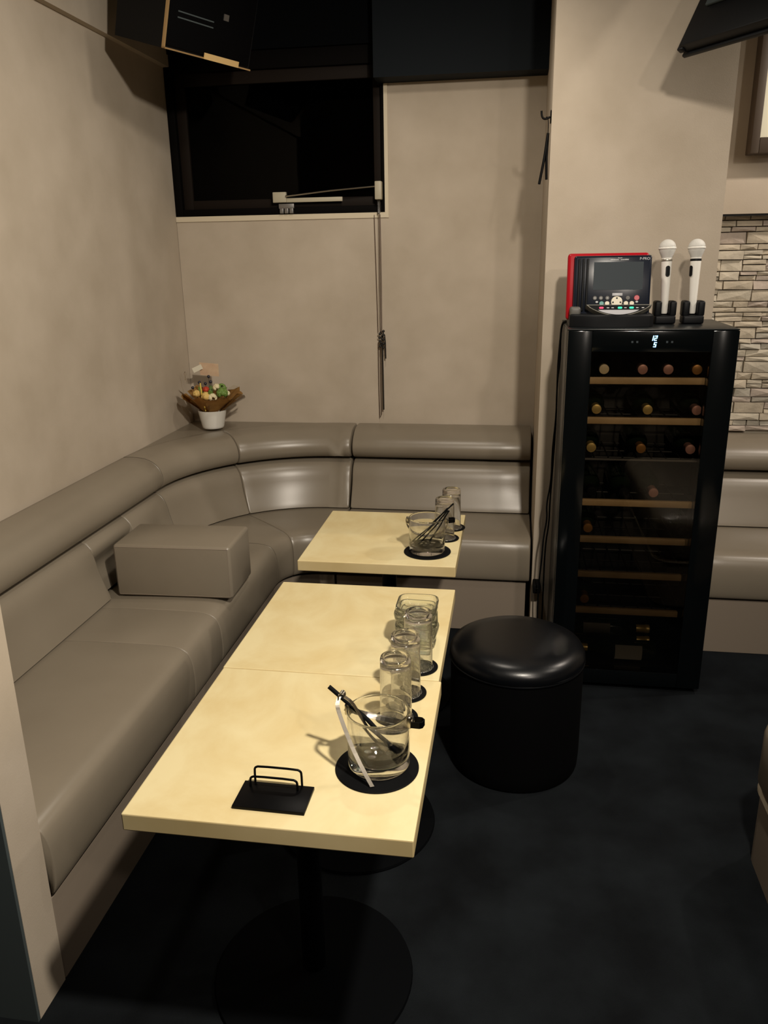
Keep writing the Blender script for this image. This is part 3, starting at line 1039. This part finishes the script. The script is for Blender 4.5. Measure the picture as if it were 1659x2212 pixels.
# ------------------------------------------------------------------ microphones in charging cradles
def mic(label_m, label_c, x, lean, band, win_a):
    c = thing('microphone_cradle', label_c, 'charging cradle', (x, 2.86, FT), 0, 'microphone cradles on the fridge')
    hw = .033
    nbox('base', MT['black_plastic'], (-hw, hw, -.032, .032, .0005, .028), c, bev=.006, seg=3)
    for s in (-1, 1):
        nbox('side_arm', MT['black_plastic'], (s * .0235 - .0115, s * .0235 + .0115, -.024, .028, .024, .074), c, bev=.007, seg=3)
    nbox('back_wall', MT['black_plastic'], (-.022, .022, .017, .026, .026, .062), c, bev=.003)
    t = thing('microphone', label_m, 'microphone', (x, 2.862, FT + .032), 0, 'white wireless microphones')
    t.rotation_euler = (R(-3), R(lean), 0)
    bm = bmesh.new()
    lathe(bm, [(0, 0), (.0088, 0), (.0105, .004), (.0125, .05), (.0150, .12), (.0168, .160), (.0168, .178), (0, .178)], 32)
    link('body', bm, MT['white_plastic'], t, smooth=True, angle=40)
    bm = bmesh.new()
    lathe(bm, [(.0170, .166), (.0176, .167), (.0176, .1725), (.0170, .1735)], 32)
    link('ring', bm, MT['black_plastic'] if band else MT['silver_line'], t, smooth=True)
    bm = bmesh.new()
    lathe(bm, [(0, .176), (.0168, .177), (.019, .184), (.0245, .196), (.0268, .206), (.0268, .208), (0, .208)], 32)
    link('grille_collar', bm, MT['mesh_white'], t, smooth=True, angle=40)
    bm = bmesh.new()
    lathe(bm, [(.0268, .2035), (.0282, .2045), (.0282, .2095), (.0268, .2105)], 32)
    link('grille_band', bm, MT['white_plastic'], t, smooth=True)
    bm = bmesh.new()
    lathe(bm, [(0, .2095)] + [(.0266 * math.cos(R(a)), .2095 + .0255 * math.sin(R(a))) for a in range(0, 90, 9)] + [(0, .235)], 32)
    link('grille_dome', bm, MT['mesh_white'], t, smooth=True)
    # oval display window on the barrel
    bm = bmesh.new()
    rr_ = .0166
    poly = rrect(.013, .034, .0062, 5)
    vs = []
    for u, v_ in poly:
        a = R(win_a) + u / rr_
        zz = .135 + v_
        vs.append((a, zz))
    f0 = [bm.verts.new((rr_ * math.sin(a), -rr_ * math.cos(a), zz)) for a, zz in vs]
    f1 = [bm.verts.new(((rr_ + .0016) * math.sin(a), -(rr_ + .0016) * math.cos(a), zz)) for a, zz in vs]
    bm.faces.new(f1)
    for k in range(len(vs)):
        j = (k + 1) % len(vs)
        bm.faces.new((f0[k], f0[j], f1[j], f1[k]))
    link('display_window', bm, MT['black_plastic'], t)
    return t


mic('white wireless microphone with silver ring standing left, next to the karaoke remote', 'black charging cradle next to the karaoke remote, holding the left microphone', .495, -1.5, False, 8)
mic('white wireless microphone with black ring standing right, nearest the stone wall', 'black charging cradle nearest the fridge corner, holding the right microphone', .584, -.8, True, -62)

# ------------------------------------------------------------------ table ware
def coaster(label, x, y, r, z=TH, weave=None, group=None):
    t = thing('coaster', label, 'coaster', (x, y, z), 0, group)
    ndisc('pad', MT['rubber'], r, .0003, .0035, t, 64)
    if weave:
        bm = bmesh.new()
        lathe(bm, [(0, .0034), (weave, .0034), (weave - .0006, .0042), (0, .0042)], 48)
        link('woven_disc', bm, MT['silver_weave'], t)
    return t


def tumbler(label, x, y, z, group):
    """upside-down highball glass: rim down, thick base up"""
    t = thing('tumbler', label, 'glass', (x, y, z), 0, group)
    r0, r1, H = .0325, .0310, .136
    bm = bmesh.new()
    outer = [(r0 - .0016, 0), (r0 - .0006, 0), (r0, .0010), (r0, .004), (r1 + .0003, H - .02), (r1, H - .006), (r1 - .0015, H - .0015), (r1 - .004, H)]
    top = [(r1 - .007, H - .0005), (r1 - .009, H - .0035), (0, H - .004)]
    lathe(bm, outer + top, 64)
    lathe(bm, [(r0 - .0016, 0), (r0 - .0019, .002), (r1 - .0018, H - .026), (r1 - .0045, H - .0185), (r1 - .010, H - .0165), (0, H - .016)], 64)
    bmesh.ops.remove_doubles(bm, verts=bm.verts[:], dist=.00002)
    link('glass_body', bm, MT['glass'], t, smooth=True, angle=55)
    return t


GC, GT = 'small coasters under the tumblers', 'upturned tumblers'
for lab, x, y in (('nearest the large ice bucket on the front table', -.209, 1.424), ('in the middle of the row of three', -.202, 1.523), ('farthest of the row of three, by the ashtrays', -.188, 1.640)):
    coaster('small black coaster with silver woven centre, ' + lab, x, y, .044, weave=.034, group=GC)
    tumbler('upturned clear tumbler ' + lab, x - .001, y, TH + .0045, GT)
for lab, x, y in (('just behind the ice bucket with black sticks', -.202, 2.523), ('farthest on the rear table', -.188, 2.634)):
    coaster('small black coaster under the tumbler ' + lab, x + .004, y, .044, weave=.034, group=GC)
    tumbler('upturned clear tumbler ' + lab, x, y, TH + .0045, GT)


def ice_bucket(label, x, y, z, rz, droop, H=.112, RB=.057):
    t = thing('ice_bucket', label, 'ice bucket', (x, y, z), R(rz), 'clear glass ice buckets')
    bm = bmesh.new()
    th = .0032
    ri_ = RB - th
    prof = [(0, .0008), (RB - .012, .0008), (RB - .008, 0), (RB - .003, .001), (RB, .005), (RB, .03), (RB, H - .004), (RB + .0006, H - .0015), (RB - .0006, H),
            (ri_ + .0006, H), (ri_ - .0004, H - .0018), (ri_, H - .005), (ri_, .028), (ri_ - .002, .0215), (ri_ - .007, .0178), (ri_ - .014, .0165), (0, .0165)]
    lathe(bm, prof, 96)
    link('glass_body', bm, MT['glass'], t, smooth=True, angle=55)
    # perforated strainer plate
    bm = bmesh.new()
    ri = RB - .014
    zc = .0225
    holes = [(0.0, 0.0)] + [(.021 * math.cos(R(60 * k + 15)), .021 * math.sin(R(60 * k + 15))) for k in range(6)]
    N = 30
    hr = .0072
    # plate made of a grid minus holes
    g = .0022
    n = int(ri / g) + 1
    vm = {}
    def gv(i, j):
        if (i, j) not in vm:
            vm[(i, j)] = bm.verts.new((i * g, j * g, zc))
        return vm[(i, j)]
    for i in range(-n, n):
        for j in range(-n, n):
            cx_, cy_ = (i + .5) * g, (j + .5) * g
            if math.hypot(cx_, cy_) > ri:
                continue
            if any(math.hypot(cx_ - hx, cy_ - hy) < hr for hx, hy in holes):
                continue
            bm.faces.new((gv(i, j), gv(i + 1, j), gv(i + 1, j + 1), gv(i, j + 1)))
    # snap the jagged hole borders onto circles
    for v in bm.verts:
        if v.is_boundary:
            p = v.co
            for hx, hy in holes:
                d = math.hypot(p.x - hx, p.y - hy)
                if abs(d - hr) < g * 1.2:
                    v.co.x = hx + (p.x - hx) / d * hr
                    v.co.y = hy + (p.y - hy) / d * hr
            d = math.hypot(p.x, p.y)
            if d > ri - g * 1.3:
                v.co.x *= ri / d
                v.co.y *= ri / d
    bmesh.ops.solidify(bm, geom=bm.faces[:], thickness=.0012)
    link('strainer', bm, MT['strainer'], t, smooth=True, angle=40)
    # pivots and carrying band
    hz = H - .010
    for s in (-1, 1):
        nm = nbox('pivot_clip', MT['steel'], (s * (RB + .004) - .0042, s * (RB + .004) + .0042, -.006, .006, hz - .012, hz + .010), t, bev=.002)
    pts = []
    rh = RB + .0095
    for k in range(0, 25):
        a = math.pi * k / 24
        d = V(math.cos(a) * rh, math.sin(a) * rh * math.cos(R(droop)), math.sin(a) * rh * math.sin(R(droop)))
        pts.append(d + V(0, 0, hz))
    wd = V(0, -math.sin(R(droop)), math.cos(R(droop)))
    bm = bmesh.new()
    tube(bm, pts, 0, flat=(wd, .011, .0012))
    link('carry_band', bm, MT['steel'], t, smooth=False)
    # black grip hook on the right end
    bm = bmesh.new()
    for s in (1,):
        tube(bm, [V(RB + .010, -.008, hz - .001), V(RB + .026, -.008, hz + .001), V(RB + .030, -.004, hz + .001), V(RB + .030, .006, hz + .001), V(RB + .024, .010, hz + .001), V(RB + .010, .010, hz)], 0, flat=(V(0, 0, 1), .012, .0018))
    link('thumb_grip', bm, MT['black_metal'], t)
    return t


coaster('large round black coaster under the ice bucket with steel tongs', -.221, 1.252, .077)
b1 = ice_bucket('clear glass ice bucket with steel tongs hooked over its rim on the front table', -.219, 1.262, TH + .0037, -14, -38)
coaster('large round black coaster under the ice bucket with black sticks', -.2455, 2.390, .0745)
b2 = ice_bucket('clear glass ice bucket with black stir sticks on the rear table', -.247, 2.392, TH + .0037, 4, -66)

# tongs over the rim of the front bucket
tg = thing('ice_tongs', 'steel ice tongs hooked over the rim of the front ice bucket', 'tongs', (-.288, 1.250, .742))
def rel(o, pts):
    return [Vector(p) - o.location for p in pts]
def ribbon(name, m, pts, wd, w0, parent, t=.0012):
    bm = bmesh.new()
    tube(bm, smoothcurve(rel(parent, pts), 2), 0, flat=(wd, w0, t))
    return link(name, bm, m, parent)
ribbon('arm', MT['steel'], [(-.288, 1.254, .742), (-.291, 1.245, .733), (-.286, 1.238, .718), (-.262, 1.217, .670), (-.238, 1.200, .632), (-.2195, 1.189, .6055)], V(1, .4, 0), .0075, tg)
ribbon('arm', MT['steel'], [(-.280, 1.258, .741), (-.266, 1.262, .728), (-.252, 1.262, .70), (-.232, 1.262, .665), (-.205, 1.262, .630)], V(.3, 1, 0), .0075, tg)
ribbon('spring_bend', MT['steel'], [(-.288, 1.253, .739), (-.289, 1.258, .7465), (-.285, 1.262, .749), (-.280, 1.260, .746), (-.2795, 1.259, .740)], V(.2, 1, .1), .011, tg)
md = thing('muddler', 'thick black muddler stick leaning in the front ice bucket', 'muddler', (-.312, 1.284, .742))
ntube('stick', MT['rubber'], rel(md, [(-.314, 1.284, .744), (-.24, 1.268, .69), (-.178, 1.252, .632)]), .0042, md, seg=12)

sticks = [((-.296, 2.400, .628), (-.165, 2.398, .760)), ((-.286, 2.388, .628), (-.182, 2.388, .748)), ((-.272, 2.372, .628), (-.181, 2.378, .744)), ((-.247, 2.362, .628), (-.176, 2.370, .746))]
for i, (a, b) in enumerate(sticks):
    s_ = thing('stir_stick', ['longest black stir stick reaching highest out of the rear ice bucket', 'black stir stick beside the longest one in the rear ice bucket', 'black stir stick second from front in the rear ice bucket', 'black stir stick with its foot nearest the camera in the rear ice bucket'][i], 'stir stick', a, 0, 'black stir sticks in the rear bucket')
    ntube('rod', MT['rubber'], rel(s_, [a, [(p + q) / 2 for p, q in zip(a, b)], b]), .0023, s_, seg=10)
    bm = bmesh.new()
    bmesh.ops.create_uvsphere(bm, u_segments=10, v_segments=6, radius=.0032, matrix=Matrix.Translation(Vector(a) - s_.location))
    link('tip', bm, MT['rubber'], s_, smooth=True)

# stacked square glass ashtrays
for i in range(6):
    zb = TH + .0004 + i * .0165
    lab = ['bottom', 'second lowest', 'third lowest', 'third highest', 'second highest', 'topmost'][i]
    a = thing('ashtray', 'clear square glass ashtray, %s of the stack behind the tumblers' % lab, 'ashtray', (-.207 + (.002 if i % 2 else -.001), 1.762, zb), R([3, -4, 2, 5, -3, 0][i]), 'stacked glass ashtrays')
    bm = bmesh.new()
    def ringv(w_, z_, r_):
        return [bm.verts.new((x, y, z_)) for x, y in rrect(w_, w_, r_, 6)]
    rg = [ringv(.066, 0, .014), ringv(.082, .001, .020), ringv(.096, .009, .024), ringv(.099, .020, .025), ringv(.097, .0245, .024), ringv(.091, .0245, .022), ringv(.086, .018, .020), ringv(.078, .0085, .018), ringv(.068, .0068, .014)]
    for p, q in zip(rg[:-1], rg[1:]):
        for k in range(len(p)):
            j = (k + 1) % len(p)
            bm.faces.new((p[k], p[j], q[j], q[k]))
    bm.faces.new(list(reversed(rg[0])))
    bm.faces.new(rg[-1])
    link('glass_dish', bm, MT['ash_glass'], a, smooth=True, angle=50)

# black card stand
ms = thing('card_stand', 'black metal card stand with two wire loops at the front table edge', 'card stand', (-.385, 1.140, TH), R(-.8))
nbox('base_plate', MT['black_metal'], (-.064, .064, -.036, .035, .0004, .0065), ms, bev=.0008)
for y, w0, x0, h in ((.020, .043, -.0055, .028), (.033, .043, -.001, .040)):
    p = [V(x0 - w0, y, .006), V(x0 - w0, y, h - .008), V(x0 - w0 + .0015, y, h - .003), V(x0 - w0 + .008, y, h), V(x0 + w0 - .008, y, h), V(x0 + w0 - .0015, y, h - .003), V(x0 + w0, y, h - .008), V(x0 + w0, y, .006)]
    ntube('wire_loop', MT['black_metal'], smoothcurve(p, 1), .0021, ms, seg=10)

# ------------------------------------------------------------------ flower arrangement in the corner
fl = thing('flower_arrangement', 'small bouquet in kraft paper and cellophane in a ribbed white pot in the sofa corner', 'flower arrangement', (-1.352, 3.50, .7525))
bm = bmesh.new()
pf = [(0, 0), (.044, 0), (.048, .003)]
for k in range(7):
    z0_ = .008 + k * .010
    pf += [(.0495 + k * .0020, z0_), (.0508 + k * .0020, z0_ + .005)]
pf += [(.0635, .079), (.0645, .084), (.061, .084), (.058, .075), (.05, .02), (0, .02)]
lathe(bm, pf, 48)
link('pot', bm, MT['pot'], fl, smooth=True, angle=60)
def sheet(name, m, az, spread, h, wbase, wtop, curl, thick=.0008, tip=.02, z0=.06):
    bm = bmesh.new()
    nu, nv = 9, 7
    grid = []
    for j in range(nv):
        v = j / (nv - 1)
        rad = .030 + spread * v + curl * v * v
        half = R(wbase) * (1 - v) + R(wtop) * v
        row_ = []
        for i in range(nu):
            u = i / (nu - 1) * 2 - 1
            a = R(az) + u * half
            zz = z0 + h * v + (tip * (1 - abs(u)) - tip * .4) * v + .003 * math.sin(u * 7 + az) * v
            rr2 = rad * (1 + .05 * math.sin(u * 5 + az) * v)
            row_.append(bm.verts.new((rr2 * math.cos(a), rr2 * math.sin(a), zz)))
        grid.append(row_)
    for j in range(nv - 1):
        for i in range(nu - 1):
            bm.faces.new((grid[j][i], grid[j][i + 1], grid[j + 1][i + 1], grid[j + 1][i]))
    bmesh.ops.solidify(bm, geom=bm.faces[:], thickness=thick)
    return link(name, bm, m, fl, smooth=True, angle=60)
for az, sp, h in ((-100, .055, .085), (-50, .08, .085), (-5, .105, .08), (45, .09, .10), (95, .06, .10), (140, .07, .11), (-160, .085, .10), (-135, .075, .095)):
    sheet('kraft_paper', MT['kraft'], az, sp, h, 34, 30, .02)
for az, sp, h in ((-20, .11, .09), (-155, .085, .10), (60, .09, .10)):
    sheet('cellophane', MT['cello'], az, sp, h, 30, 26, .02, .0004, .035)
def petals(name, m, x, y, z, r, n=14, seed=1):
    r *= 1.35
    bm = bmesh.new()
    q = random.Random(seed)
    for k in range(n):
        a = q.uniform(0, 6.28)
        e = q.uniform(-.3, 1.4)
        d = V(math.cos(a) * math.cos(e), math.sin(a) * math.cos(e), math.sin(e))
        mt = Matrix.Translation(V(x, y, z) + d * r * .55) @ d.to_track_quat('Z', 'Y').to_matrix().to_4x4() @ Matrix.Diagonal((1, 1, .45, 1))
        bmesh.ops.create_icosphere(bm, subdivisions=1, radius=r * .5, matrix=mt)
    return link(name, bm, m, fl, smooth=True)
petals('cream_carnation', MT['petal_cream'], .028, -.055, .148, .020, 18, 2)
petals('cream_carnation', MT['petal_cream'], .030, .000, .185, .018, 16, 3)
petals('cream_carnation', MT['petal_cream'], .082, -.010, .160, .013, 12, 9)
petals('yellow_rose', MT['petal_yellow'], -.002, -.055, .152, .022, 18, 4)
petals('yellow_rose', MT['petal_yellow'], -.055, -.030, .160, .018, 14, 5)
petals('red_flower', MT['petal_red'], -.010, -.030, .178, .016, 14, 6)
petals('green_flower', MT['leaf_green'], .065, -.030, .165, .025, 22, 7)
petals('green_flower', MT['leaf_green'], .050, .010, .182, .020, 16, 8)
for x, y, z in ((-.050, .0, .208), (-.012, .02, .232), (-.030, .02, .20), (.0, .01, .21), (-.08, -.01, .185)):
    bm = bmesh.new()
    bmesh.ops.create_icosphere(bm, subdivisions=2, radius=.0075, matrix=Matrix.Translation((x, y, z)))
    tube(bm, [V(x, y, z), V(x * .5, y * .5, .08)], .0012, 5)
    link('berry_sprig', bm, MT['berry'], fl, smooth=True)
for k in range(6):
    a = R(-70 + k * 45)
    bm = bmesh.new()
    c = V(.06 * math.cos(a), .06 * math.sin(a), .165)
    mt = Matrix.Translation(c) @ Matrix.Rotation(a, 4, 'Z') @ Matrix.Rotation(R(-50), 4, 'Y') @ Matrix.Diagonal((1, .45, .12, 1))
    bmesh.ops.create_icosphere(bm, subdivisions=2, radius=.026, matrix=mt)
    link('leaf', bm, MT['leaf_green'], fl, smooth=True)
nbox('gift_card', MT['card'], (-.045, .045, -.0008, .0008, -.03, .03), fl, mtx=Matrix.Translation((-.012, .035, .262)) @ Matrix.Rotation(R(4), 4, 'Y') @ Matrix.Rotation(R(12), 4, 'X'))
nbox('paper_tag', MT['tag_paper'], (-.024, .024, -.0008, .0008, -.011, .011), fl, mtx=Matrix.Translation((-.062, .02, .268)) @ Matrix.Rotation(R(-24), 4, 'Y'))
ntube('card_pick', MT['yellow_pick'], [V(-.022, -.062, .215), V(-.016, -.066, .15), V(-.008, -.058, .088)], .0028, fl, seg=6)
ntube('ribbon_tie', MT['cello'], smoothcurve([V(-.115, -.01, .22), V(-.105, -.01, .25), (-.112, -.01, .26), (-.12, 0, .24), (-.108, 0, .20)], 2), .0012, fl, seg=5)

# ------------------------------------------------------------------ loudspeaker high in the left corner
Asp, tsp = R(-67), R(17)
wv = V(math.cos(Asp), -math.sin(Asp), 0)
nv_ = V(-math.sin(Asp), -math.cos(Asp), 0)
uv = nv_ * math.sin(tsp) + V(0, 0, math.cos(tsp))
nn = nv_ * math.cos(tsp) - V(0, 0, math.sin(tsp))
sp = thing('wall_speaker', 'black loudspeaker with brass edged front hanging tilted high in the left corner', 'speaker', (-1.193, 2.90, 2.174))
SM = Matrix((wv, -nn, uv)).transposed().to_4x4()   # local x along width, +y into cabinet, z up
SH, SW, SD = .345, .44, .255
bm = bmesh.new()
prism(bm, [(0, .004), (SW, .004), (SW - .02, SD), (.02, SD)], 0, SH, mtx=SM)
link('cabinet', bm, MT['black_plastic'], sp)
nbox('grille', MT['black_cloth'], (.012, SW - .012, -.004, .004, .012, SH - .012), sp, bev=.002, mtx=SM)
for d in ((0, .007, -.006, .004, 0, SH), (0, SW, -.006, .004, 0, .005), (0, SW, -.006, .004, SH - .005, SH)):
    nbox('edge_trim', MT['gold'], d, sp, mtx=SM)
nbox('name_plate', MT['amber_plate'], (.19, .37, -.0085, -.006, .0, .020), sp, mtx=SM)
nbox('badge', MT['dark_steel'], (.265, .29, -.007, -.004, .135, .155), sp, mtx=SM)
for zz in (.10, .118):
    nbox('grille_line', MT['slate'], (.05, .22, -.0055, -.004, zz, zz + .004), sp, mtx=SM)
nbox('bracket_arm', MT['black_metal'], (.18, .26, .12, .16, SH, SH + .06), sp, mtx=SM)

# ------------------------------------------------------------------ TV seen from below at top right
At, tt = R(56), R(-28)
wv = V(math.cos(At), -math.sin(At), 0)
nv_ = V(-math.sin(At), -math.cos(At), 0)
uv = nv_ * math.sin(tt) + V(0, 0, math.cos(tt))
nn = nv_ * math.cos(tt) - V(0, 0, math.sin(tt))
tv = thing('television', 'black flat television hanging tilted from the ceiling at the upper right', 'television', (.456, 2.75, 2.053))
TVM = Matrix((wv, -nn, uv)).transposed().to_4x4()
nbox('housing', MT['black_plastic'], (0.008, .95, -.02, .012, .0, .56), tv, bev=.005, mtx=TVM)
nbox('rear_cover', MT['slate'], (.055, .90, -.030, -.020, .105, .50), tv, bev=.004, mtx=TVM)
nbox('front_frame', MT['black_plastic'], (0.0, .958, .012, .024, -.008, .568), tv, bev=.003, mtx=TVM)
nbox('screen', MT['screen'], (.012, .946, .024, .026, .012, .556), tv, mtx=TVM)
nbox('corner_foot', MT['black_plastic'], (-.002, .02, -.012, .006, -.004, .014), tv, bev=.003, mtx=TVM)
c0 = TVM @ V(.48, -.03, .42)
ntube('ceiling_pole', MT['black_metal'], [c0, c0 + V(0, 0, ZC - 2.053 - c0.z - .02)], .022, tv, seg=16)
bm = bmesh.new()
lathe(bm, [(0, ZC - 2.053 - .021), (.08, ZC - 2.053 - .021), (.08, ZC - 2.053 - .001), (0, ZC - 2.053 - .001)], 32, c0.x, c0.y)
link('ceiling_plate', bm, MT['black_metal'], tv)

# ------------------------------------------------------------------ coat hook with folded strap on the column side
hk = thing('coat_hook', 'black upturned coat hook on the shaded side of the column near the window wall', 'hook', (CX0, 3.08, 1.94))
nbox('plate', MT['black_metal'], (-.004, -.0005, -.012, .012, -.02, .02), hk, bev=.001)
ntube('arm', MT['black_metal'], smoothcurve([V(-.004, 0, .0), V(-.018, 0, -.006), V(-.028, 0, -.004), V(-.033, 0, .006), V(-.034, 0, .020)], 2), .0035, hk, seg=8)
hg = thing('folded_hanger', 'slim black folded hanger hanging flat against the column below the coat hook', 'hanger', (CX0 - .008, 3.08, 1.932))
ntube('hanger_hook', MT['black_metal'], smoothcurve([V(-.010, 0, .008), V(-.004, 0, .008), V(-.001, 0, -.01), V(-.001, 0, -.045)], 2), .0015, hg, seg=6)
ntube('hanger_bar', MT['black_metal'], [V(-.001, 0, -.042), V(-.010, 0, -.12), V(-.0245, 0, -.205)], .0045, hg, seg=8)
ntube('hanger_bar', MT['black_metal'], [V(-.001, 0, -.042), V(-.003, .004, -.12), V(.000, .004, -.19)], .0045, hg, seg=8)
